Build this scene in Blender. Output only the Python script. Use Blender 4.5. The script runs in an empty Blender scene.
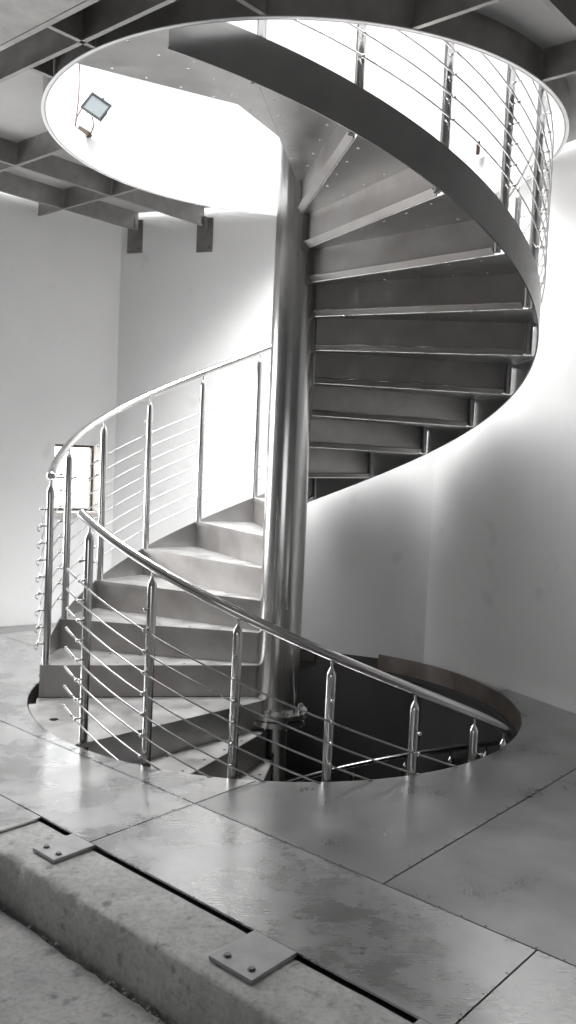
import bpy, bmesh, math, random
from mathutils import Vector, Matrix, noise
random.seed(7)
R = math.radians
SC = bpy.context.scene
COL = SC.collection

# ------------------------------------------------------------------ calibration
FPX = 864.93
CAM_Z, CAM_D = 1.3823, 4.997
PITCH, YAW, ROLL = R(-3.44), R(0.17), R(2.50)
A0 = 226.04                    # angle (deg) of post 0
DK = 18.0                      # step angle
RISE, RISE_LOW = 0.183, 0.170
R_POST, R_STR = 1.318, 1.348
R_COL = 0.124
POST_H = 1.009
HOLE = (-0.0116, 0.06, 1.409)
OPEN = (0.0142, 0.0, 1.409)
Z_RING0, Z_RING1 = 3.155, 3.295
TH = R(-41)
DA = Vector((math.cos(TH), math.sin(TH)))
NB = Vector((-DA.y, DA.x))
def mn(m, n):
    p = DA * m + NB * n
    return (p.x, p.y)
def ang(k): return R(A0 - k * DK)
def zline(k): return (k - 1) * RISE
def zlow(k): return k * RISE_LOW

# ------------------------------------------------------------------ materials
def node_mat(name):
    m = bpy.data.materials.new(name); m.use_nodes = True
    nt = m.node_tree; b = nt.nodes['Principled BSDF']
    return m, nt, b
def tex_coord(nt, scale=(1, 1, 1), rot=(0, 0, 0)):
    tc = nt.nodes.new('ShaderNodeTexCoord'); mp = nt.nodes.new('ShaderNodeMapping')
    mp.inputs['Scale'].default_value = scale; mp.inputs['Rotation'].default_value = rot
    nt.links.new(tc.outputs['Object'], mp.inputs['Vector'])
    return mp.outputs['Vector']
def nz(nt, vec, scale, detail=4, rough=.55):
    n = nt.nodes.new('ShaderNodeTexNoise'); n.inputs['Scale'].default_value = scale
    n.inputs['Detail'].default_value = detail; n.inputs['Roughness'].default_value = rough
    nt.links.new(vec, n.inputs['Vector']); return n.outputs['Fac']
def rng(nt, fac, a, b, lo=.3, hi=.7):
    r = nt.nodes.new('ShaderNodeMapRange')
    r.inputs['From Min'].default_value = lo; r.inputs['From Max'].default_value = hi
    r.inputs['To Min'].default_value = a; r.inputs['To Max'].default_value = b
    nt.links.new(fac, r.inputs['Value']); return r.outputs['Result']
def ramp2(nt, fac, c1, c2, lo=.3, hi=.7):
    r = nt.nodes.new('ShaderNodeValToRGB')
    r.color_ramp.elements[0].position = lo; r.color_ramp.elements[0].color = (*c1, 1)
    r.color_ramp.elements[1].position = hi; r.color_ramp.elements[1].color = (*c2, 1)
    nt.links.new(fac, r.inputs['Fac']); return r.outputs['Color']
def bump(nt, b, fac, strength, dist=.01):
    n = nt.nodes.new('ShaderNodeBump'); n.inputs['Strength'].default_value = strength
    n.inputs['Distance'].default_value = dist
    nt.links.new(fac, n.inputs['Height']); nt.links.new(n.outputs['Normal'], b.inputs['Normal'])
def g(v, w=0): return (v + w, v, v - w)

def steel(name, c1, c2, r1, r2, brush=(2, 60, 60), rot=(0, 0, 0), mott=5, bmp=.08, metallic=1.0, aniso=0):
    m, nt, b = node_mat(name)
    b.inputs['Metallic'].default_value = metallic
    v = tex_coord(nt); big = nz(nt, v, mott, 5, .6)
    nt.links.new(ramp2(nt, big, c1, c2), b.inputs['Base Color'])
    v2 = tex_coord(nt, brush, rot); fine = nz(nt, v2, 3, 3, .6)
    mx = nt.nodes.new('ShaderNodeMath'); mx.operation = 'ADD'
    nt.links.new(rng(nt, big, r1, r2), mx.inputs[0]); nt.links.new(rng(nt, fine, -.018, .022), mx.inputs[1])
    nt.links.new(mx.outputs[0], b.inputs['Roughness'])
    bump(nt, b, fine, bmp, .002)
    if aniso:
        b.inputs['Anisotropic'].default_value = aniso
    return m
M = {}
M['tube'] = steel('polished_steel', g(.62, .004), g(.72, .004), .14, .20, (60, 60, 1.5), mott=3, bmp=.02)
M['column'] = steel('column_steel', g(.56, .006), g(.66, .006), .15, .22, (60, 60, 1.0), mott=2.5, bmp=.03)
M['step'] = steel('step_steel', g(.34, .005), g(.44, .005), .38, .50, (3, 60, 60), mott=6, bmp=.05)
M['riser'] = steel('riser_steel', (.26, .24, .23), g(.37, .006), .42, .55, (3, 60, 60), mott=3, bmp=.05)
M['stringer'] = steel('stringer_steel', g(.33, .003), g(.40, .003), .34, .42, (40, 40, 3), mott=4, bmp=.04)
M['beam'] = steel('beam_steel', g(.24, .008), g(.38, .010), .45, .60, (5, 5, 40), mott=7, bmp=.05, metallic=.75)
M['rod'] = steel('rod_steel', g(.34), g(.42), .26, .34, (60, 60, 2), mott=5, bmp=.02)
M['rim'] = steel('rim_steel', (.30, .26, .235), (.44, .39, .36), .32, .45, (60, 60, 2), mott=5, bmp=.05)
M['anchor'] = steel('anchor_steel', g(.32), g(.44), .45, .6, (5, 60, 60), mott=12, bmp=.08, metallic=.7)
M['bracket'] = steel('bracket_steel', g(.20, .006), g(.30, .006), .45, .6, (5, 5, 40), mott=14, bmp=.08, metallic=.8)
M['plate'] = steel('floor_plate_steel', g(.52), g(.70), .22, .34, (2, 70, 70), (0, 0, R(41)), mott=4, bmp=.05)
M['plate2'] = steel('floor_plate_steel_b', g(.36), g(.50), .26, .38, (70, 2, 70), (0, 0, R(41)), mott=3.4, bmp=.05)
M['bolt'] = steel('bolt_steel', g(.16), g(.24), .4, .5, mott=30, metallic=.9)
M['bright_bolt'] = steel('bright_bolt_steel', g(.55), g(.7), .2, .3, mott=30)

def plaster(name, c1, c2, spots=True):
    m, nt, b = node_mat(name)
    v = tex_coord(nt)
    big = nz(nt, v, 1.3, 5, .6)
    base = ramp2(nt, big, c1, c2)
    if spots:
        sp = nz(nt, v, 4.2, 2, .4)
        mix = nt.nodes.new('ShaderNodeMix'); mix.data_type = 'RGBA'
        nt.links.new(rng(nt, sp, 0, .22, .68, .76), mix.inputs[0])
        nt.links.new(base, mix.inputs[6]); mix.inputs[7].default_value = (.42, .41, .40, 1)
        base = mix.outputs[2]
    nt.links.new(base, b.inputs['Base Color'])
    b.inputs['Roughness'].default_value = .75
    bump(nt, b, nz(nt, v, 60, 4, .6), .15, .004)
    return m
M['wall'] = plaster('white_plaster', g(.74, .002), g(.80, .002))
M['white'] = plaster('white_paint', g(.80), g(.84), False)
M['ceil'] = plaster('ceiling_sheet', g(.34, .004), g(.42, .004), False)
M['upper'] = plaster('dimmed_upper_plaster', g(.42), g(.48), False)  # kept greyer than the wall plaster to cut light bounced upstairs
M['unseen_dark'] = plaster('dark_unseen_wall', g(.20), g(.26), False)  # dark tone given to unseen walls so the steel reflects darkness
M['pit'] = plaster('pit_shade_plaster', g(.06), g(.09), False)  # near-black: shade of the storey below put into the colour

def concrete(name, c1, c2, speck=.5):
    m, nt, b = node_mat(name)
    v = tex_coord(nt)
    a = nz(nt, v, 5, 8, .7); f = nz(nt, v, 55, 4, .65); s = nz(nt, v, 17, 3, .5)
    base = ramp2(nt, a, c1, c2, .35, .65)
    mix = nt.nodes.new('ShaderNodeMix'); mix.data_type = 'RGBA'
    nt.links.new(rng(nt, s, 0, speck, .62, .72), mix.inputs[0])
    nt.links.new(base, mix.inputs[6]); mix.inputs[7].default_value = (.09, .088, .085, 1)
    mix2 = nt.nodes.new('ShaderNodeMix'); mix2.data_type = 'RGBA'
    nt.links.new(rng(nt, f, 0, .45, .45, .75), mix2.inputs[0])
    nt.links.new(mix.outputs[2], mix2.inputs[6]); mix2.inputs[7].default_value = (.16, .158, .155, 1)
    nt.links.new(mix2.outputs[2], b.inputs['Base Color'])
    b.inputs['Roughness'].default_value = .85
    bump(nt, b, f, .5, .006)
    return m
M['kerb'] = concrete('kerb_concrete', (.42, .42, .41), (.60, .60, .59))
M['low'] = concrete('slab_concrete', (.36, .36, .355), (.52, .515, .51), .6)
def plain(name, c, rough=.5, metallic=0, spec=.5):
    m, nt, b = node_mat(name)
    v = tex_coord(nt); n = nz(nt, v, 20, 3)
    nt.links.new(ramp2(nt, n, tuple(x * .92 for x in c), c), b.inputs['Base Color'])
    b.inputs['Roughness'].default_value = rough; b.inputs['Metallic'].default_value = metallic; b.inputs['Specular IOR Level'].default_value = spec
    return m
M['lamp_body'] = plain('lamp_housing', (.03, .032, .034), .7, 0, .1)
M['lamp_glass'] = plain('lamp_front_glass', (.10, .115, .12), .6, 0, .15)
M['lamp_base'] = plain('lamp_base_metal', (.08, .065, .05), .7, 0, .1)
M['cable'] = plain('pink_cable', (.10, .05, .05), .7, 0, .1)
M['rust'] = plain('rusty_brown', (.030, .015, .012), .8, 0, .1)
M['frame'] = plain('window_frame_brown', (.10, .08, .065), .6)
M['reveal'] = plain('beige_reveal', (.62, .57, .52), .7)
M['rubber'] = plain('dark_gap', (.03, .03, .03), .9)
def glass_mat():
    m, nt, b = node_mat('window_glass')
    v = tex_coord(nt); n = nz(nt, v, 3)
    nt.links.new(rng(nt, n, .0, .03), b.inputs['Roughness'])
    b.inputs['Base Color'].default_value = (.95, .97, .97, 1)
    b.inputs['Transmission Weight'].default_value = 1; b.inputs['IOR'].default_value = 1.1
    return m
M['glass'] = glass_mat()

# ------------------------------------------------------------------ object helpers
def link(o, parent=None):
    COL.objects.link(o)
    if parent is not None: o.parent = parent
    return o
def mesh_obj(name, bm, mat, parent=None, smooth=False):
    me = bpy.data.meshes.new(name); bmesh.ops.recalc_face_normals(bm, faces=bm.faces)
    bm.to_mesh(me); bm.free()
    if mat: me.materials.append(mat)
    if smooth:
        for p in me.polygons: p.use_smooth = True
    return link(bpy.data.objects.new(name, me), parent)
def auto(o, deg=35):
    for p in o.data.polygons: p.use_smooth = True
    me = o.data; bm = bmesh.new(); bm.from_mesh(me)
    for e in bm.edges:
        if len(e.link_faces) == 2 and e.calc_face_angle(0) > R(deg): e.smooth = False
    bm.to_mesh(me); bm.free(); return o
def tag(o, label=None, cat=None, group=None, kind=None):
    if label: o['label'] = label
    if cat: o['category'] = cat
    if group: o['group'] = group
    if kind: o['kind'] = kind
    return o
def empty(name, loc=(0, 0, 0), rz=0):
    o = bpy.data.objects.new(name, None); o.location = loc; o.rotation_euler = (0, 0, rz); o.empty_display_size = .1
    return link(o)
def copy_part(o, parent):
    c = o.copy(); link(c, parent)
    for ch in list(o.children): copy_part(ch, c)
    return c

def add_box(bm, c, s, rot=None):
    mt = Matrix.Translation(c) @ (rot.to_4x4() if rot else Matrix.Identity(4)) @ Matrix.Diagonal((*s, 1))
    return bmesh.ops.create_cube(bm, size=1, matrix=mt)['verts']
def add_cyl(bm, p1, p2, r1, r2=None, seg=16, caps=True):
    p1, p2 = Vector(p1), Vector(p2); d = p2 - p1
    q = Vector((0, 0, 1)).rotation_difference(d.normalized()).to_matrix().to_4x4()
    mt = Matrix.Translation((p1 + p2) / 2) @ q
    bmesh.ops.create_cone(bm, cap_ends=caps, segments=seg, radius1=r1, radius2=r1 if r2 is None else r2, depth=d.length, matrix=mt)
def add_ball(bm, c, r, seg=10):
    bmesh.ops.create_uvsphere(bm, u_segments=seg, v_segments=max(6, seg // 2), radius=r, matrix=Matrix.Translation(c))
def add_sweep(bm, pts, rad, seg=10, caps=True):
    pts = [Vector(p) for p in pts]; rings = []
    up = Vector((0, 0, 1))
    for i, p in enumerate(pts):
        t = (pts[min(i + 1, len(pts) - 1)] - pts[max(i - 1, 0)]).normalized()
        s = t.cross(up)
        if s.length < 1e-4: s = Vector((1, 0, 0))
        s.normalize(); u = s.cross(t)
        rr = rad[i] if isinstance(rad, (list, tuple)) else rad
        rings.append([bm.verts.new(p + (s * math.cos(a) + u * math.sin(a)) * rr) for a in [2 * math.pi * j / seg for j in range(seg)]])
    for a, b in zip(rings, rings[1:]):
        for j in range(seg): bm.faces.new((a[j], a[(j + 1) % seg], b[(j + 1) % seg], b[j]))
    if caps:
        bm.faces.new(rings[0]); bm.faces.new(list(reversed(rings[-1])))
def add_plate(bm, outer, z0, z1, holes=()):
    """prism of a flat outline with holes, top at z1, bottom at z0"""
    b2 = bmesh.new(); edges = []
    for loop in [outer] + list(holes):
        vs = [b2.verts.new((x, y, 0)) for x, y in loop]
        for i in range(len(vs)): edges.append(b2.edges.new((vs[i], vs[(i + 1) % len(vs)])))
    bmesh.ops.triangle_fill(b2, use_beauty=True, use_dissolve=False, edges=edges)
    b2.verts.index_update()
    n = len(b2.verts)
    top = [bm.verts.new((v.co.x, v.co.y, z1)) for v in b2.verts]
    bot = [bm.verts.new((v.co.x, v.co.y, z0)) for v in b2.verts]
    for f in b2.faces:
        ids = [v.index for v in f.verts]
        bm.faces.new([top[i] for i in ids]); bm.faces.new([bot[i] for i in reversed(ids)])
    for e in b2.edges:
        if len(e.link_faces) == 1:
            a, b = e.verts[0].index, e.verts[1].index
            bm.faces.new((top[a], top[b], bot[b], bot[a]))
    b2.free()
def circle(cx, cy, r, n=10, a0=0): return [(cx + r * math.cos(a0 + 2 * math.pi * i / n), cy + r * math.sin(a0 + 2 * math.pi * i / n)) for i in range(n)]
def arc(r, a1, a2, n): return [(r * math.cos(a1 + (a2 - a1) * i / n), r * math.sin(a1 + (a2 - a1) * i / n)) for i in range(n + 1)]
def add_band(bm, fn, n, r0, r1):
    """curved plate: fn(t)->(angle, ztop, zbot)"""
    rows = []
    for i in range(n + 1):
        a, zt, zb = fn(i / n)
        c, s = math.cos(a), math.sin(a)
        rows.append([bm.verts.new((r * c, r * s, z)) for r, z in ((r0, zb), (r1, zb), (r1, zt), (r0, zt))])
    for a, b in zip(rows, rows[1:]):
        for j in range(4): bm.faces.new((a[j], a[(j + 1) % 4], b[(j + 1) % 4], b[j]))
    bm.faces.new(rows[0]); bm.faces.new(list(reversed(rows[-1])))

# ------------------------------------------------------------------ staircase
stair = empty('spiral_staircase')
tag(stair, 'brushed steel spiral staircase winding around a round central column', 'staircase')
bm = bmesh.new(); add_cyl(bm, (0, 0, -.075), (0, 0, 3.27), R_COL, seg=96)
auto(mesh_obj('column', bm, M['column'], stair))
bm = bmesh.new(); add_cyl(bm, (0, 0, -2.55), (0, 0, -.12), .068, seg=64)
lc = auto(mesh_obj('lower_column', bm, M['column'], stair))
bm = bmesh.new()
add_cyl(bm, (0, 0, -.105), (0, 0, -.075), .178, seg=64); add_cyl(bm, (0, 0, -.145), (0, 0, -.112), .178, seg=64)
fl = auto(mesh_obj('column_flange', bm, M['column'], stair))
for i in range(8):
    a = R(22.5 + 45 * i); bm = bmesh.new()
    x, y = .155 * math.cos(a), .155 * math.sin(a)
    add_cyl(bm, (x, y, -.16), (x, y, -.055), .008, seg=10); add_cyl(bm, (x, y, -.075), (x, y, -.062), .015, seg=6)
    mesh_obj('bolt', bm, M['bright_bolt'], fl)

def tread_mesh(rise, span=DK, holes=True, r_in=R_COL + .002):
    """local frame: nosing on +x axis, tread runs clockwise, top at z=0"""
    a1, a2 = 0.0, R(-span)
    nseg = int(span / 2)
    outer = arc(R_STR - .007, a1, a2, nseg) + list(reversed(arc(r_in, a1, a2, max(3, nseg // 2))))
    hl = []
    if holes:
        rows = [(R(-2.3), [.37, .55, .74, .93, 1.11]), (a2 + R(1.6), [.46, .65, .83, 1.01, 1.19])]
        if span > 30: rows = [(a2 + R(2.3), [.37, .55, .74, .93, 1.11]), (R(-18), [.28, .46, .65, .83, 1.01, 1.19]), (R(-2.0), [.46, .65, .83, 1.01, 1.19])]
        for a, rr in rows:
            for q in rr:
                off = .012 if a > R(-4) else (.006 if a < a2 + R(4) else 0)
                aa = a - off / q if a > R(-4) else a + off / q
                hl.append(circle(q * math.cos(aa), q * math.sin(aa), .0085, 8))
    bm = bmesh.new(); add_plate(bm, outer, -.004, 0, hl)
    return bm
def riser_bm(rise, lip=True, r_out=1.285):
    bm = bmesh.new()
    add_box(bm, ((R_COL + r_out) / 2, -.003, -rise / 2 - .001), (r_out - R_COL, .006, rise - .004))
    if lip: add_box(bm, ((R_COL + r_out) / 2, -.016, -rise + .017), (r_out - R_COL, .038, .005), Matrix.Rotation(R(-48), 3, 'X'))
    # folded nosing
    add_box(bm, ((R_COL + R_STR) / 2, .004, -.012), (R_STR - R_COL - .008, .006, .024))
    return bm
def bracket_bm(rise):
    bm = bmesh.new()
    add_cyl(bm, (1.312, -.022, -rise + .004), (1.312, -.022, -.006), .016, seg=14)
    add_box(bm, (1.300, -.006, -rise / 2), (.03, .006, rise - .02))
    return bm
def hub_bm(rise, span=DK):
    bm = bmesh.new()
    add_band(bm, lambda t: (R(-span * t), -.006, -rise - .02), 8, R_COL + .001, R_COL + .010)
    return bm
def make_step(rise):
    t = mesh_obj('step', tread_mesh(rise), M['step'], stair)
    mesh_obj('riser', riser_bm(rise), M['riser'], t)
    auto(mesh_obj('bracket', bracket_bm(rise), M['stringer'], t))
    mesh_obj('hub_plate', hub_bm(rise), M['stringer'], t)
    return t
proto = make_step(RISE)
for j in range(17, 0, -1):
    s = proto if j == 1 else copy_part(proto, stair)
    s.location = (0, 0, j * RISE); s.rotation_euler = (0, 0, ang(j + 1))
    if j <= 6:
        for c in list(s.children):
            if c.name.startswith('bracket'): bpy.data.objects.remove(c)
            elif c.name.startswith('riser'):
                bm = riser_bm(RISE, True, R_STR - .005); me = bpy.data.meshes.new('riser'); bm.to_mesh(me); bm.free()
                me.materials.append(M['riser']); c.data = me
    if j >= 16:
        for c in list(s.children):
            if c.name.startswith('hub_plate'): bpy.data.objects.remove(c)
            elif c.name.startswith('riser') and j == 17:
                bm = riser_bm(RISE, False); me = bpy.data.meshes.new('riser'); bm.to_mesh(me); bm.free()
                me.materials.append(M['riser']); c.data = me
proto2 = make_step(RISE_LOW)
for j in range(1, 13):
    s = proto2 if j == 1 else copy_part(proto2, stair)
    s.location = (0, 0, -j * RISE_LOW); s.rotation_euler = (0, 0, ang(-j))
# floor level landing (two step widths) and its riser down
bm = bmesh.new()
def hole_edge(a, r):   # point at polar angle a on a circle of radius r about the hole centre
    d = Vector((math.cos(a), math.sin(a))); c = Vector((HOLE[0], HOLE[1])); b = d.dot(c)
    t = b + math.sqrt(b * b - c.length_squared + r * r); return (d.x * t, d.y * t)
outer = [hole_edge(ang(0 + 1.72 * i / 24), HOLE[2] - .004) for i in range(25)] + arc(R_STR + .012, ang(1.74), ang(2), 4) + list(reversed(arc(R_COL + .002, ang(0), ang(2), 8)))
ph = circle(R_POST * math.cos(ang(1)) * .985, R_POST * math.sin(ang(1)) * .985, .023, 20)
add_plate(bm, outer, -.012, -.004, [ph])
ld = mesh_obj('landing', bm, M['step'], stair)
ri = mesh_obj('riser', riser_bm(RISE_LOW), M['step'], ld); ri.location = (0, 0, -.004); ri.rotation_euler = (0, 0, ang(0))
bm = bmesh.new(); add_band(bm, lambda t: (ang(2 * t), -.012, -.17), 16, R_STR - .004, R_STR + .006)
mesh_obj('skirt', bm, M['stringer'], ld)
# upper landing reaching out to the ring of the opening
zt = 18 * RISE
bm = bmesh.new()
a1, a2 = ang(19), ang(21)
inner = [(R_COL * math.cos(a1) * .9, R_COL * math.sin(a1) * .9), (.16, -.12), (.17, .17), (.02, .34), (-.13, .16)]
outer = arc(1.398, a1, a2, 20)
poly = outer + [(-.31, -.165)] + [(-.01, .33), (.17, .20), (.17, -.13), (-.02, -.16)]
hl = []
for a, rr in [(ang(21) + R(2.3), [.55, .74, .93, 1.11, 1.28]), (ang(20) - R(0), [.46, .65, .83, 1.01, 1.19, 1.33]), (ang(19) - R(2.2), [.55, .74, .93, 1.11])]:
    for q in rr: hl.append(circle(q * math.cos(a), q * math.sin(a), .009, 8))
add_plate(bm, poly, zt - .004, zt, hl)
up = mesh_obj('landing', bm, M['step'], stair)
ri = mesh_obj('riser', riser_bm(RISE, False), M['step'], up); ri.location = (0, 0, zt - .002); ri.rotation_euler = (0, 0, ang(19))
bm = bmesh.new(); add_plate(bm, circle(0, 0, R_COL + .03, 48), zt - .03, zt - .008)
auto(mesh_obj('column_cap', bm, M['column'], stair))

# stringers
K_END = 18.97
bm = bmesh.new()
def fstr(t):
    k = 2 + (K_END - 2) * t
    return ang(k), zline(k) + .0, zline(k) - .192
add_band(bm, fstr, 170, R_STR - .004, R_STR + .004)
# upright start of the stringer beside the first riser
auto(mesh_obj('stringer', bm, M['stringer'], stair))
bm = bmesh.new()
add_band(bm, lambda t: (ang(0 - 12.6 * t), zlow(-12.6 * t) + .0, zlow(-12.6 * t) - .19), 130, R_STR - .004, R_STR + .004)
auto(mesh_obj('stringer', bm, M['stringer'], stair))

# ------------------------------------------------------------------ railings
def post_bm(h=POST_H):
    bm = bmesh.new(); r = .0215
    prof = [(0, r), (h - .045, r), (h - .032, r * .93), (h - .018, r * .68), (h - .006, r * .34), (h, .006), (h + .028, .006)]
    rings = []
    seg = 24
    for z, rr in prof: rings.append([bm.verts.new((rr * math.cos(2 * math.pi * i / seg), rr * math.sin(2 * math.pi * i / seg), z)) for i in range(seg)])
    for a, b in zip(rings, rings[1:]):
        for i in range(seg): bm.faces.new((a[i], a[(i + 1) % seg], b[(i + 1) % seg], b[i]))
    bm.faces.new(list(reversed(rings[0]))); bm.faces.new(rings[-1])
    return bm
LEVELS = [.87 - .094 * i for i in range(9)]
def holder_bm(z=0):
    bm = bmesh.new()
    add_cyl(bm, (.018, 0, z), (.048, 0, z), .0045, seg=8); add_ball(bm, (.048, 0, z), .0095, 10)
    return bm
R_ROD = R_POST + .048
post_proto = None; holder_mesh = None; hall_mesh = None; post_mesh = None
def put_post(parent, k, z, detailed):
    global post_mesh, holder_mesh, hall_mesh
    if post_mesh is None:
        o = auto(mesh_obj('post', post_bm(), M['tube'], None), 50); post_mesh = o.data; bpy.data.objects.remove(o)
        o = mesh_obj('rod_holder', holder_bm(), M['tube'], None, True); holder_mesh = o.data; bpy.data.objects.remove(o)
    p = link(bpy.data.objects.new('post', post_mesh), parent)
    a = ang(k); p.location = (R_POST * math.cos(a), R_POST * math.sin(a), z); p.rotation_euler = (0, 0, a)
    if detailed:
        for lv in LEVELS:
            h = link(bpy.data.objects.new('rod_holder', holder_mesh), p); h.location = (0, 0, lv)
    else:
        if hall_mesh is None:
            bm = bmesh.new()
            for lv in LEVELS:
                add_cyl(bm, (.018, 0, lv), (.048, 0, lv), .0045, seg=8); add_ball(bm, (.048, 0, lv), .0095, 10)
            o = mesh_obj('rod_holder', bm, M['tube'], None, True); hall_mesh = o.data; bpy.data.objects.remove(o)
        h = link(bpy.data.objects.new('rod_holder', hall_mesh), p); h['kind'] = 'stuff'
    return p
def helix_pts(k1, k2, r, zf, step=.05):
    n = max(2, int(abs(k2 - k1) / step)); return [(r * math.cos(ang(k1 + (k2 - k1) * i / n)), r * math.sin(ang(k1 + (k2 - k1) * i / n)), zf(k1 + (k2 - k1) * i / n)) for i in range(n + 1)]

rail_up = empty('stair_railing')
tag(rail_up, 'long steel railing climbing the outer edge of the upward flight', 'railing')
KT = 19.6
for k in range(2, 20):
    put_post(rail_up, k, zline(k), k <= 7 or 14 <= k <= 18)
bm = bmesh.new()
add_sweep(bm, helix_pts(2.0, KT, R_POST, lambda k: zline(k) + POST_H + .046), .0225, 18)
hr = auto(mesh_obj('handrail', bm, M['tube'], rail_up), 50)
bm = bmesh.new(); P0 = helix_pts(2.0, 2.1, R_POST, lambda k: zline(k) + POST_H + .046)[0]
add_ball(bm, P0, .027, 20)
mesh_obj('rail_end', bm, M['tube'], hr, True)
for lv in LEVELS[1:]:
    bm = bmesh.new()
    add_sweep(bm, helix_pts(1.97, KT, R_ROD, lambda k: zline(k) + lv, .12), .0042, 8)
    rod = mesh_obj('rod', bm, M['rod'], rail_up, True)
    bm = bmesh.new(); q = Vector(helix_pts(1.97, 2.1, R_ROD, lambda k: zline(k) + lv)[0])
    o_ = Vector((q.x, q.y, 0)).normalized()
    add_sweep(bm, [q, q + o_ * .010 + Vector((0, 0, .004)), q + o_ * .018 + Vector((0, 0, -.004)), q + o_ * .016 + Vector((0, 0, -.016)), q + o_ * .008 + Vector((0, 0, -.020))], .0032, 6)
    add_ball(bm, q + o_ * .007 + Vector((0, 0, -.021)), .0055, 8)
    mesh_obj('rod_end', bm, M['rod'], rod, True)

rail_dn = empty('stair_railing')
tag(rail_dn, 'steel railing in front, sloping down to the right into the round floor hole', 'railing')
for k in range(0, -12, -1):
    put_post(rail_dn, k, zlow(k), k >= -6)
hz = lambda k: zlow(k) + POST_H + .046
bm = bmesh.new()
pts = helix_pts(.17, -12.3, R_POST, hz)
add_sweep(bm, pts, .0225, 18)
hr = auto(mesh_obj('handrail', bm, M['tube'], rail_dn), 50)
bm = bmesh.new(); add_ball(bm, pts[0], .0235, 20); mesh_obj('rail_end', bm, M['tube'], hr, True)
for lv in LEVELS[1:]:
    bm = bmesh.new()
    add_sweep(bm, helix_pts(.16, -12.3, R_ROD, lambda k: zlow(k) + lv, .12), .0042, 8)
    rod = mesh_obj('rod', bm, M['rod'], rail_dn, True)
    bm = bmesh.new(); e = helix_pts(.24, .06, R_ROD, lambda k: zlow(k) + lv, .03)
    add_sweep(bm, e, .0062, 8); add_ball(bm, e[0], .0085, 8)
    mesh_obj('rod_end', bm, M['rod'], rod, True)

# ------------------------------------------------------------------ floor of steel plates
def in_hole_cut(o, cx, cy, r, z0, z1):
    bm = bmesh.new(); add_cyl(bm, (cx, cy, z0), (cx, cy, z1), r, seg=160)
    c = mesh_obj('cut', bm, None)
    md = o.modifiers.new('b', 'BOOLEAN'); md.object = c; md.operation = 'DIFFERENCE'; md.solver = 'EXACT'
    dg = bpy.context.evaluated_depsgraph_get(); dg.update()
    me = bpy.data.meshes.new_from_object(o.evaluated_get(dg)); o.modifiers.clear()
    old = o.data; o.data = me; bpy.data.meshes.remove(old)
    cm = c.data; bpy.data.objects.remove(c); bpy.data.meshes.remove(cm)
# room outline (clockwise from the far left corner)
CORN = [(-1.42, 2.117), (1.04, 1.15), (4.2, -4.70), (4.2, -8), (-5, -8), (-5, -.25)]
def clip_poly(poly, a, b, c):
    """keep a*x+b*y<=c"""
    out = []
    for i in range(len(poly)):
        p, q = poly[i], poly[(i + 1) % len(poly)]
        dp, dq = a * p[0] + b * p[1] - c, a * q[0] + b * q[1] - c
        if dp <= 0: out.append(p)
        if dp * dq < 0:
            t = dp / (dp - dq); out.append((p[0] + t * (q[0] - p[0]), p[1] + t * (q[1] - p[1])))
    return out
def clip_room(poly, gap):
    n = len(CORN)
    for i in range(n):
        (x1, y1), (x2, y2) = CORN[i], CORN[(i + 1) % n]
        dx, dy = x2 - x1, y2 - y1; L = math.hypot(dx, dy)
        a, b = -dy / L, dx / L           # outward normal for clockwise outline
        poly = clip_poly(poly, a, b, a * x1 + b * y1 - gap)
        if not poly: return poly
    return poly
def floor_plate(m0, m1, n0, n1, mat, label, tilt=(0, 0), cut=True, screws=()):
    gp = .003
    poly = [mn(m0 + gp, n0 + gp), mn(m1 - gp, n0 + gp), mn(m1 - gp, n1 - gp), mn(m0 + gp, n1 - gp)]
    poly = clip_room(poly, .004)
    bm = bmesh.new(); add_plate(bm, poly, -.008, 0)
    o = mesh_obj('floor_plate', bm, mat)
    if cut: in_hole_cut(o, HOLE[0], HOLE[1], HOLE[2] + .002, -.1, .1)
    tag(o, label, 'floor plate')
    for (a, b) in screws:
        bm = bmesh.new(); x, y = mn(a, b)
        add_cyl(bm, (x, y, -.001), (x, y, .0008), random.uniform(.0028, .005), seg=8)
        mesh_obj('screw', bm, M['bolt'], o)
    return o
def row(m0, m1, n, st=.085): 
    out = []; m = m0 + .05
    while m < m1 - .02: out.append((m, n)); m += st * random.uniform(.8, 1.25)
    return out
def coln(m, n0, n1, st=.085):
    return [(m, n) for n, _ in row(n0, n1, 0, st)]
P1, P2 = M['plate'], M['plate2']
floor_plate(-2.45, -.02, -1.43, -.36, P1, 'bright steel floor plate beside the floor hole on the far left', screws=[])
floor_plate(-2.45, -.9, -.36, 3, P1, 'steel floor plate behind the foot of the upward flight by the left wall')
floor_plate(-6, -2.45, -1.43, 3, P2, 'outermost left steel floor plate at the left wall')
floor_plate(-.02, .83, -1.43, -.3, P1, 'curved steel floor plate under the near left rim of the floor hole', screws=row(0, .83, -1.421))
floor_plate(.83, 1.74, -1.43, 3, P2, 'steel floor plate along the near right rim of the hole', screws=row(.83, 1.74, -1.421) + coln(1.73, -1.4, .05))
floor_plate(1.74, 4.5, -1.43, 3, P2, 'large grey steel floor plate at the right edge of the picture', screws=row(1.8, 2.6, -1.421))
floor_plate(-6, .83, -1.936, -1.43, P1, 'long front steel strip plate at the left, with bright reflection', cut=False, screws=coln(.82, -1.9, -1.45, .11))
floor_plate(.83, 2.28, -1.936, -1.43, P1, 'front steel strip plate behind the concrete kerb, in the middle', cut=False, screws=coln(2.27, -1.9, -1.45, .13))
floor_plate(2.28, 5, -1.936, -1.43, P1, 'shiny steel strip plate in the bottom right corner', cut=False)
floor_plate(-6, .535, -2.6, -1.935, P1, 'bright steel plate at the left edge ending above the kerb', cut=False)
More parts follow.
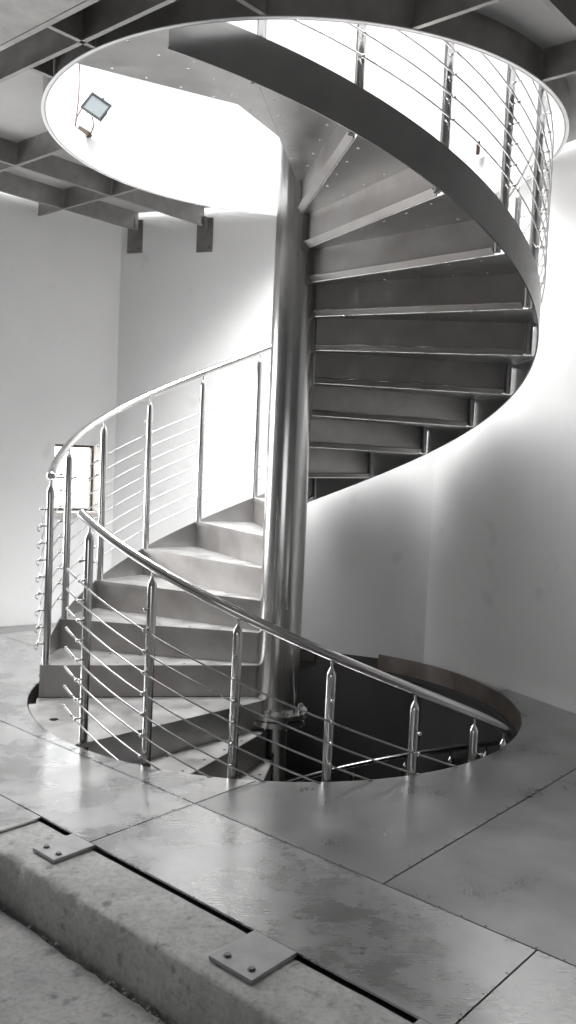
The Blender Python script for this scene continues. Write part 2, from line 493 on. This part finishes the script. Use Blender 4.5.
# steel frame rims under the plates around the hole
wn = Vector((-(CORN[1][1] - CORN[0][1]), CORN[1][0] - CORN[0][0])).normalized()
wd = wn.dot(Vector(CORN[0]) - Vector(HOLE[:2])); wa = math.atan2(wn.y, wn.x); wh = math.acos(min(1, wd / (HOLE[2] + .011))) + .004
bm = bmesh.new(); add_band(bm, lambda t: (wa + wh + (2 * math.pi - 2 * wh) * t, -.009, -.125), 160, HOLE[2] + .002, HOLE[2] + .010)
o = auto(mesh_obj('hole_rim', bm, M['rim'])); o.location = (HOLE[0], HOLE[1], 0)
tag(o, 'curved steel rim plate lining the round hole in the floor', 'rim plate')
# slab below the plates (also the ceiling of the storey below)
poly = clip_room([mn(-7, -1.946), mn(8, -1.946), mn(8, 6), mn(-7, 6)], 0)
bm = bmesh.new(); add_plate(bm, poly, -.16, -.05); o = mesh_obj('floor', bm, M['pit'])
in_hole_cut(o, HOLE[0], HOLE[1], HOLE[2] + .010, -1, 1); tag(o, kind='structure')

# concrete kerb
def noisy(bm, amp, sc, only_top=False):
    for v in bm.verts:
        d = noise.noise(v.co * sc) + .5 * noise.noise(v.co * sc * 3)
        v.co.z += d * amp * .6
bm = bmesh.new()
rows = []
NM = 340
for i in range(NM + 1):
    m = -.6 + 4.3 * i / NM
    cf = noise.noise(Vector((m * 9, 0, 3))) * .004 + noise.noise(Vector((m * 40, 1, 3))) * .0025
    chip = max(0, noise.noise(Vector((m * 6, 5, 1))) - .28) * .05
    chip2 = .012 if .93 < m < 1.04 and noise.noise(Vector((m * 70, 2, 1))) > -.2 else 0
    prof = [(-1.947, -.45), (-1.947, -.014), (-2.02, -.012), (-2.10, -.013), (-2.165 + chip + chip2, -.013), (-2.18 + cf + chip * .4, -.022 - chip * .3 - chip2), (-2.183 + cf, -.10), (-2.186 + cf, -.45)]
    rw = []
    for n, z in prof:
        x, y = mn(m, n); rw.append(bm.verts.new((x, y, z + noise.noise(Vector((m * 12, n * 12, 0))) * .0015)))
    rows.append(rw)
for a, b in zip(rows, rows[1:]):
    for j in range(len(a) - 1): bm.faces.new((a[j], a[j + 1], b[j + 1], b[j]))
bm.faces.new(rows[0]); bm.faces.new(list(reversed(rows[-1])))
o = auto(mesh_obj('concrete_kerb', bm, M['kerb']), 60)
tag(o, 'raw concrete kerb running diagonally in front of the steel floor', 'kerb')
# lower slab with a ragged edge
pts = []
NS = 220
for i in range(NS + 1):
    m = -3 + 9 * i / NS * 1.0
    e = -2.222 + noise.noise(Vector((m * 5, 2, 0))) * .010 + noise.noise(Vector((m * 21, 7, 0))) * .008 + noise.noise(Vector((m * 60, 7, 0))) * .004
    pts.append(mn(m, e))
poly = pts + [mn(6, -9), mn(-3, -9)]
poly = clip_room(poly, 0)
bm = bmesh.new(); add_plate(bm, poly, -.40, -.178)
tag(mesh_obj('floor', bm, M['low']), kind='structure')
bm = bmesh.new(); add_plate(bm, clip_room([mn(-1, -2.3), mn(6, -2.3), mn(6, -2.188), mn(-1, -2.188)], 0), -.5, -.235)
tag(mesh_obj('floor', bm, M['low']), kind='structure')
# rubble in the crevice
bm = bmesh.new()
for i in range(900):
    m = random.uniform(.4, 3.2); n = -2.192 - abs(random.gauss(0, .014)); x, y = mn(m, n)
    s = random.uniform(.0015, .006) * (2.0 if random.random() < .07 else 1)
    z = -.178 + s * .4 if n < -2.225 else random.uniform(-.225, -.185)
    vs = bmesh.ops.create_icosphere(bm, subdivisions=1, radius=s, matrix=Matrix.Translation((x, y, z)) @ Matrix.Rotation(random.random() * 6, 4, 'Z'))['verts']
    for v in vs: v.co += Vector([random.uniform(-1, 1) for _ in range(3)]) * s * .3
o = mesh_obj('rubble', bm, M['low'])
tag(o, 'crumbs of broken concrete in the crack at the foot of the kerb', 'rubble', kind='stuff')

# anchor plates with bolts on the kerb
def anchor(m0, m1, n0, label):
    cx, cy = mn((m0 + m1) / 2, (n0 - 1.938) / 2)
    w, d = m1 - m0, -1.938 - n0
    bm = bmesh.new(); vs = add_box(bm, (0, 0, .0), (w, d, .013))
    bmesh.ops.bevel(bm, geom=bm.edges[:], offset=.0015, segments=1, affect='EDGES')
    o = mesh_obj('anchor_plate', bm, M['anchor']); o.location = (cx, cy, -.0045 + .001); o.rotation_euler = (0, 0, TH)
    tag(o, label, 'anchor plate', 'steel anchor plates bolted on the kerb')
    for sx in (-.26, .30):
        bm = bmesh.new(); px, py = sx * w, -d / 2 + .035
        add_cyl(bm, (px, py, .006), (px, py, .0078), .0125, seg=16); add_cyl(bm, (px, py, .0078), (px, py, .0130), .0095, seg=6)
        mesh_obj('bolt', bm, M['bolt'], o)
anchor(.735, .865, -2.105, 'steel anchor plate with two bolts at the left end of the kerb')
anchor(1.635, 1.80, -2.125, 'steel anchor plate with two bolts at the middle of the kerb')
anchor(2.205, 2.37, -2.12, 'steel anchor plate just entering the bottom edge of the picture')

# ------------------------------------------------------------------ walls
def wall(name, p, q, z0, z1, mat, thick=.12, holes=()):
    """wall p->q (clockwise outline), thickness outward; holes = (s0,s1,z0,z1)"""
    p, q = Vector(p), Vector(q); d = q - p; L = d.length
    bm = bmesh.new()
    add_plate(bm, [(0, z0), (L, z0), (L, z1), (0, z1)], 0, thick, [[(a, c), (b, c), (b, e), (a, e)] for a, b, c, e in holes])
    # plate is in xy with z thickness: map (x,y,z)->(along, outward, up)
    dn = d.normalized(); out = Vector((-dn.y, dn.x))
    for v in bm.verts:
        s, z, t = v.co.x, v.co.y, v.co.z
        v.co = Vector((p.x + dn.x * s + out.x * t, p.y + dn.y * s + out.y * t, z))
    o = mesh_obj(name, bm, mat); tag(o, kind='structure'); return o
Z_SPLIT = -.05
TOP = 5.6; MID = 3.315
LW = (CORN[5], CORN[0])
Llen = (Vector(CORN[0]) - Vector(CORN[5])).length
W_S0, W_S1 = Llen - .50, Llen - .12
wall('wall_left', CORN[5], CORN[0], -.3, MID, M['wall'], holes=[(W_S0, W_S1, .89, 1.43), (.45, 2.75, .35, 2.6)], thick=.22)
wall('wall_back', CORN[0], CORN[1], -.04, MID, M['wall'])
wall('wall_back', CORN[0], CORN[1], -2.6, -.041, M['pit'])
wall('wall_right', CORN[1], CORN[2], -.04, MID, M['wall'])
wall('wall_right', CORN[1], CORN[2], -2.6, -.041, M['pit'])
wall('wall_right', CORN[2], CORN[3], -.3, MID, M['unseen_dark'])
wall('wall_front', CORN[3], CORN[4], -.3, MID, M['unseen_dark'], holes=[(4.4, 7.4, .3, 1.7)])  # low opening added in this unseen wall to let in fill light
wall('wall_left', CORN[4], CORN[5], -.3, MID, M['unseen_dark'])
NAMES = ['wall_back', 'wall_right', 'wall_right', 'wall_front', 'wall_left', 'wall_left']
for i in range(6):
    wall(NAMES[i], CORN[i], CORN[(i + 1) % 6], MID + .001, TOP, M['upper'])
# storey below
low = [(-2.6, 2.58), (-2.6, -2.2), (3.0, -2.6)]
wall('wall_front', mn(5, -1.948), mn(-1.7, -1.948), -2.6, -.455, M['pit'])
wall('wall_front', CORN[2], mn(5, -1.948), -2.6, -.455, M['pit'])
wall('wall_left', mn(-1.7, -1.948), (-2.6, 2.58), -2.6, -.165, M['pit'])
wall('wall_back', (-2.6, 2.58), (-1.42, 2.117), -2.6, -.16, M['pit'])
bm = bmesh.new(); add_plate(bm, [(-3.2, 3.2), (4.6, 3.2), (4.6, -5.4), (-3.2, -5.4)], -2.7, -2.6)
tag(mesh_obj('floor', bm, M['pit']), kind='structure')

def frame_window(name, p, q, s0, s1, z0, z1, depth, nv, nh, mat, glass=True, fw=.05):
    p, q = Vector(p), Vector(q); dn = (q - p).normalized(); out = Vector((-dn.y, dn.x))
    rot = math.atan2(dn.y, dn.x)
    c = p + dn * ((s0 + s1) / 2) + out * depth
    w, h = s1 - s0, z1 - z0
    fr = empty(name, (c.x, c.y, z0), rot); tag(fr, kind='structure')
    bm = bmesh.new()
    add_box(bm, (-w / 2 + fw / 2, 0, h / 2), (fw, .05, h)); add_box(bm, (w / 2 - fw / 2, 0, h / 2), (fw, .05, h))
    add_box(bm, (0, 0, fw / 2), (w - 2 * fw, .05, fw)); add_box(bm, (0, 0, h - fw / 2), (w - 2 * fw, .05, fw))
    for i in range(1, nv): add_box(bm, (-w / 2 + w * i / nv, 0, h / 2), (fw * .6, .04, h - 2 * fw))
    for i in range(1, nh): add_box(bm, (0, 0, h * i / nh), (w - 2 * fw, .038, fw * .6))
    mesh_obj('window_frame', bm, mat, fr)
    if glass:
        bm = bmesh.new(); add_box(bm, (0, 0, h / 2), (w - 2 * fw, .006, h - 2 * fw)); mesh_obj('window_pane', bm, M['glass'], fr)
    return fr
fw_ = frame_window('window_1', CORN[5], CORN[0], W_S0, W_S1, .89, 1.43, .17, 1, 2, M['frame'], fw=.022)
bm = bmesh.new(); w = W_S1 - W_S0
add_box(bm, (0, -.095, -.012), (w + .03, .20, .02)); mesh_obj('window_sill', bm, M['reveal'], fw_)
bm = bmesh.new(); add_box(bm, (w / 2 + .0, -.085, .27), (.012, .165, .53)); mesh_obj('window_reveal', bm, M['reveal'], fw_)
frame_window('window_2', CORN[5], CORN[0], .45, 2.75, .35, 2.6, .06, 3, 1, M['white'], glass=False)

frame_window('fill_window', CORN[3], CORN[4], 4.4, 7.4, .3, 1.7, .06, 3, 1, M['white'], glass=False)  # window added out of view as fill for risers and kerb

# ------------------------------------------------------------------ ceiling
poly = clip_room([(-9, -9), (9, -9), (9, 9), (-9, 9)], .018)
bm = bmesh.new(); add_plate(bm, list(poly), Z_RING1 + .001, Z_RING1 + .012)
o = mesh_obj('ceiling', bm, M['ceil']); in_hole_cut(o, OPEN[0], OPEN[1], OPEN[2], 3, 4); tag(o, kind='structure')
bm = bmesh.new(); add_plate(bm, list(poly), Z_RING1 + .0125, Z_RING1 + .018)
o = mesh_obj('floor', bm, M['upper']); in_hole_cut(o, OPEN[0], OPEN[1], OPEN[2], 3, 4); tag(o, kind='structure')
# ring around the opening: painted inside, raw outside
ring = empty('opening_ring', (OPEN[0], OPEN[1], 0))
tag(ring, 'round steel ring lining the bright opening in the ceiling', 'ring')
bm = bmesh.new(); add_band(bm, lambda t: (2 * math.pi * t * .99999, Z_RING1, Z_RING0), 200, OPEN[2] + .003, OPEN[2] + .012)
auto(mesh_obj('outer_plate', bm, M['beam'], ring))
bm = bmesh.new(); add_band(bm, lambda t: (2 * math.pi * t * .99999, Z_RING1 + .02, Z_RING0 - .004), 200, OPEN[2] - .006, OPEN[2] + .0025)
auto(mesh_obj('inner_lining', bm, M['upper'], ring))
bm = bmesh.new(); add_band(bm, lambda t: (2 * math.pi * t * .99999, Z_RING0 - .0005, Z_RING0 - .0045), 200, OPEN[2] + .003, OPEN[2] + .018)
auto(mesh_obj('bottom_edge', bm, M['white'], ring))

def ring_hits(line_n=None, line_m=None, R_=None):
    """intersections of a joist line with the ring, in the other coordinate"""
    R_ = R_ or OPEN[2] + .013
    c = Vector((OPEN[0], OPEN[1])); cm, cn = c.dot(DA), c.dot(NB)
    if line_n is not None:
        d = R_ * R_ - (line_n - cn) ** 2; return (cm - math.sqrt(d), cm + math.sqrt(d)) if d > 0 else None
    d = R_ * R_ - (line_m - cm) ** 2; return (cn - math.sqrt(d), cn + math.sqrt(d)) if d > 0 else None
def joist(along_m, const, s0, s1, label, h=.142, t=.016, z0=None, group='flat steel joists under the ceiling'):
    """flat bar with a thicker bottom flange; along_m True: runs along m at n=const"""
    z0 = Z_RING0 if z0 is None else z0
    a = mn(s0, const) if along_m else mn(const, s0); b = mn(s1, const) if along_m else mn(const, s1)
    L = abs(s1 - s0); ox, oy = (a[0] + b[0]) / 2, (a[1] + b[1]) / 2
    bm = bmesh.new(); add_box(bm, (0, 0, h / 2 + .004), (L, t * .5, h - .008 - .002)); add_box(bm, (0, 0, .004), (L, t * 1.5, .008))
    o = mesh_obj('ceiling_joist', bm, M['beam']); o.location = (ox, oy, z0)
    o.rotation_euler = (0, 0, TH if along_m else TH + math.pi / 2)
    tag(o, label, 'joist', group); return o
h0 = ring_hits(line_n=-.74); h1 = ring_hits(line_n=0.0); h2 = ring_hits(line_m=.80); h3 = ring_hits(line_m=0.0); h4 = ring_hits(line_m=-.42)
# girder at the top left corner
bm = bmesh.new(); add_box(bm, (0, -.19, .15), (7, .38, .29)); add_box(bm, (0, .0, .004), (7, .028, .012))
o = mesh_obj('ceiling_girder', bm, M['beam']); gx, gy = mn(0, -1.665); o.location = (gx, gy, Z_RING0 - .0); o.rotation_euler = (0, 0, TH)
o.scale = (1, 1, .142 / .295)
tag(o, 'brownish steel girder across the top left corner of the ceiling', 'girder')
joist(True, -1.48, -2.2, .785, 'ceiling joist just inside the corner girder, upper left')
joist(True, -1.48, .815, 3.0, 'ceiling joist on the girder side, beyond the cross joist at the top')
joist(True, -.74, -1.715, h0[0] - .004, 'ceiling joist meeting the left side of the ring below the floodlight')
joist(True, -.74, -3.2, -1.745, 'ceiling joist at the left picture edge, below the floodlight')
joist(True, -.74, h0[1] + .004, 3.2, 'ceiling joist running right from the ring at the top of the picture')
joist(True, 0, -1.715, h1[0] - .004, 'short ceiling joist between the ring and the joist with the right bracket')
joist(True, 0, -2.285, -1.745, 'short cross joist between the two bracketed joists by the left wall')
joist(True, 0, -2.62, -2.315, 'joist stub poking out beyond the leftmost joist toward the left wall')
joist(True, 0, h1[1] + .004, 2.9, 'ceiling joist running right from the right end of the ring')
joist(False, -1.73, -1.65, .88, 'long ceiling joist ending at the right hand wall bracket')
joist(False, -2.30, -1.65, .70, 'leftmost long ceiling joist ending at the left hand wall bracket')
joist(False, 0, -1.655, h3[0] - .004, 'short cross joist touching the ring in the upper left')
joist(False, .80, -1.65, h2[0] - .004, 'cross joist meeting the ring above the stringer end')
joist(False, 1.74, -1.65, -.755, 'cross joist at the top right corner, in front')
joist(False, 1.74, -.725, -.02, 'cross joist near the top right corner, between two joists')
joist(False, -.42, -1.465, h4[0] - .004, 'tiny cross joist beside the ring at its left shoulder')

# wall brackets on the back wall
Bd = (Vector(CORN[1]) - Vector(CORN[0])).normalized()
def bracket(s, z0, label):
    o_ = Vector((.15, 1.5)) + Bd * s; out = Vector((-Bd.y, Bd.x)) * -1
    e = empty('wall_bracket', (o_.x + out.x * .008, o_.y + out.y * .008, z0), math.atan2(Bd.y, Bd.x))
    tag(e, label, 'bracket', 'steel brackets carrying the joists on the back wall')
    bm = bmesh.new(); add_box(bm, (0, 0, .13), (.135, .012, .26)); mesh_obj('back_plate', bm, M['bracket'], e)
    bm = bmesh.new(); add_box(bm, (.02, -.03, .21), (.012, .05, .10)); mesh_obj('gusset', bm, M['bracket'], e)
    for sx in (-.04, .04):
        bm = bmesh.new(); add_cyl(bm, (sx, -.006, .03), (sx, -.016, .03), .011, seg=6); mesh_obj('bolt', bm, M['bright_bolt'], e)
bracket(-1.555, 2.985, 'dark steel wall bracket right in the left room corner')
bracket(-.93, 2.965, 'dark steel wall bracket nearer to the staircase column')

# small rusty spot fixture on the upper right wall
Rd = (Vector(CORN[2]) - Vector(CORN[1])).normalized(); Rin = Vector((Rd.y, -Rd.x))
c = Vector(CORN[1]) + Rd * .335
e = empty('wall_box', (c.x + Rin.x * .0, c.y + Rin.y * .0, 3.43), math.atan2(Rd.y, Rd.x))
tag(e, 'small rusty brown electrical box on the wall above the opening', 'box')
bm = bmesh.new(); add_box(bm, (0, -.02, .06), (.055, .04, .12)); bmesh.ops.bevel(bm, geom=bm.edges[:], offset=.006, segments=2, affect='EDGES')
mesh_obj('back_box', bm, M['white'], e)
bm = bmesh.new(); add_box(bm, (.006, -.044, .055), (.035, .01, .085)); bmesh.ops.bevel(bm, geom=bm.edges[:], offset=.003, segments=1, affect='EDGES')
mesh_obj('cover', bm, M['rust'], e)

# ------------------------------------------------------------------ floodlight at the ring
def floodlight():
    fw = Vector((math.sin(YAW) * math.cos(PITCH), math.cos(YAW) * math.cos(PITCH), math.sin(PITCH)))
    rt = Vector((math.cos(YAW), -math.sin(YAW), 0)); upv = rt.cross(fw)
    C = Vector((0, -CAM_D, CAM_Z)); c_, s_ = math.cos(ROLL), math.sin(ROLL)
    r2 = rt * c_ + upv * s_; u2 = upv * c_ - rt * s_
    def at(px, py, y):
        v = fw + r2 * ((px - 288) / FPX) - u2 * ((py - 512) / FPX); return C + v * ((y - C.y) / v.y)
    base = Vector((1.43 * math.cos(R(160.5)), 1.43 * math.sin(R(160.5)), Z_RING1 + .018))
    root = empty('floodlight', base)
    tag(root, 'small square floodlight tilted on a wire yoke at the edge of the ceiling opening', 'lamp')
    y0 = base.y
    A, B, Cc, D = [at(x, y, y0 - .03) - base for x, y in ((91.8, 90.4), (111, 105), (100.7, 120.8), (81.3, 109.2))]
    ctr = (A + B + Cc + D) / 4; X = ((B - A) + (Cc - D)).normalized(); Y = ((A - D) + (B - Cc)); Y = (Y - X * Y.dot(X)).normalized(); Z = X.cross(Y)
    w, h = ((B - A).length + (Cc - D).length) / 2, ((A - D).length + (B - Cc).length) / 2
    rotm = Matrix((X, Y, Z)).transposed()
    tiltm = Matrix.Rotation(R(-14), 3, X)
    rotm = tiltm @ rotm
    bm = bmesh.new()
    vs = add_box(bm, (0, 0, -.03), (w, h, .05))
    for v in vs:
        if v.co.z < -.04: v.co.x *= .72; v.co.y *= .66
    bmesh.ops.bevel(bm, geom=bm.edges[:], offset=.003, segments=2, affect='EDGES')
    add_box(bm, (0, h / 2 + .006, -.012), (.014, .016, .012))
    for i in range(-3, 4): add_box(bm, (i * .016, 0, -.062), (.003, h * .6, .02))
    # rim bars around the glass
    add_box(bm, (0, h / 2 - .004, 0), (w, .008, .014)); add_box(bm, (0, -h / 2 + .004, 0), (w, .008, .014))
    add_box(bm, (w / 2 - .004, 0, 0), (.008, h - .016, .014)); add_box(bm, (-w / 2 + .004, 0, 0), (.008, h - .016, .014))
    T = Matrix.Translation(ctr) @ rotm.to_4x4()
    bmesh.ops.transform(bm, matrix=T, verts=bm.verts)
    mesh_obj('housing', bm, M['lamp_body'], root)
    bm = bmesh.new(); add_box(bm, (0, 0, -.001), (w - .016, h - .016, .006)); bmesh.ops.transform(bm, matrix=T, verts=bm.verts)
    mesh_obj('front_glass', bm, M['lamp_glass'], root)
    def L(px, py): return at(px, py, y0 - .035) - base
    bm = bmesh.new()
    side_l = T @ Vector((-w / 2 - .004, 0, -.02)); side_r = T @ Vector((w / 2 * .2, -h / 2 - .003, -.02))
    add_sweep(bm, [side_l, L(76, 118), L(75, 127), L(79, 128.5), L(84, 131)], .004, 6)
    add_sweep(bm, [side_r, L(94, 125), L(90, 136), L(85, 133)], .004, 6)
    mesh_obj('yoke', bm, M['lamp_base'], root, True)
    bm = bmesh.new(); p1, p2 = L(78.5, 128.5), L(89, 135)
    d = (p2 - p1).normalized(); rm = Matrix((d, Vector((0, 1, 0)), d.cross(Vector((0, 1, 0))))).transposed()
    add_box(bm, (p1 + p2) / 2 + Vector((0, .02, 0)), ((p2 - p1).length, .06, .035), rm)
    add_box(bm, Vector((0, 0, .012)), (.06, .06, .024))
    mesh_obj('base', bm, M['lamp_base'], root)
    bm = bmesh.new(); q0 = T @ Vector((-w * .3, 0, -.07))
    top = L(87, 60) ; add_sweep(bm, [L(75.5, 127), L(77, 112), L(78.5, 100), L(79.2, 85), L(79.5, 68), L(79.3, 40) + Vector((0, .02, .5))], .0035, 6)
    mesh_obj('cable', bm, M['cable'], root, True)
floodlight()

bm = bmesh.new()
add_plate(bm, clip_room([(-9, -9), (9, -9), (9, 9), (-9, 9)], -.12), TOP, TOP + .08, [[(-2.2, -2.0), (2.0, -2.0), (2.0, -.6), (.95, .95), (-1.3, 1.75), (-2.2, 1.2)]])  # unseen roof added; opening shaped to hold light off the back wall
tag(mesh_obj('ceiling', bm, M['upper']), kind='structure')
# ------------------------------------------------------------------ light
w = bpy.data.worlds.new('World'); SC.world = w; w.use_nodes = True
bg = w.node_tree.nodes['Background']; bg.inputs[0].default_value = (1, 1, 1, 1); bg.inputs[1].default_value = 1.3
def area(name, loc, rot, sx, sy, power, col=(1, 1, 1)):
    l = bpy.data.lights.new(name, 'AREA'); l.shape = 'RECTANGLE'; l.size = sx; l.size_y = sy; l.energy = power; l.color = col
    o = bpy.data.objects.new(name, l); o.location = loc; o.rotation_euler = rot; link(o); return o
sk = area('skylight', (-.2, .25, 5.75), (0, 0, 0), 4.4, 3.0, 500); sk.data.spread = R(85)
# daylight through window_2 (left), small window_1 and fill_window (added fill behind the camera, sky only)
area('daylight', (-3.80, .78, 1.47), (R(72), 0, R(213.4)), 2.2, 2.2, 85)
area('daylight', (-1.83, 2.20, 1.2), (R(90), 0, R(213.4)), .4, .6, 3)


# ------------------------------------------------------------------ camera
cam = bpy.data.cameras.new('camera'); co = bpy.data.objects.new('camera', cam); link(co)
cam.sensor_fit = 'VERTICAL'; cam.sensor_height = 24; cam.lens = FPX / 1024 * 24; cam.clip_start = .05
fw = Vector((math.sin(YAW) * math.cos(PITCH), math.cos(YAW) * math.cos(PITCH), math.sin(PITCH)))
rt = Vector((math.cos(YAW), -math.sin(YAW), 0)); upv = rt.cross(fw)
c_, s_ = math.cos(ROLL), math.sin(ROLL)
r2 = rt * c_ + upv * s_; u2 = upv * c_ - rt * s_
mw = Matrix((r2, u2, -fw)).transposed().to_4x4(); mw.translation = (0, -CAM_D, CAM_Z)
co.matrix_world = mw
SC.camera = co
SC.view_settings.view_transform = 'Standard'; SC.view_settings.look = 'None'
SC.view_settings.exposure = 0.55; SC.view_settings.gamma = 1; SC.view_settings.use_curve_mapping = False
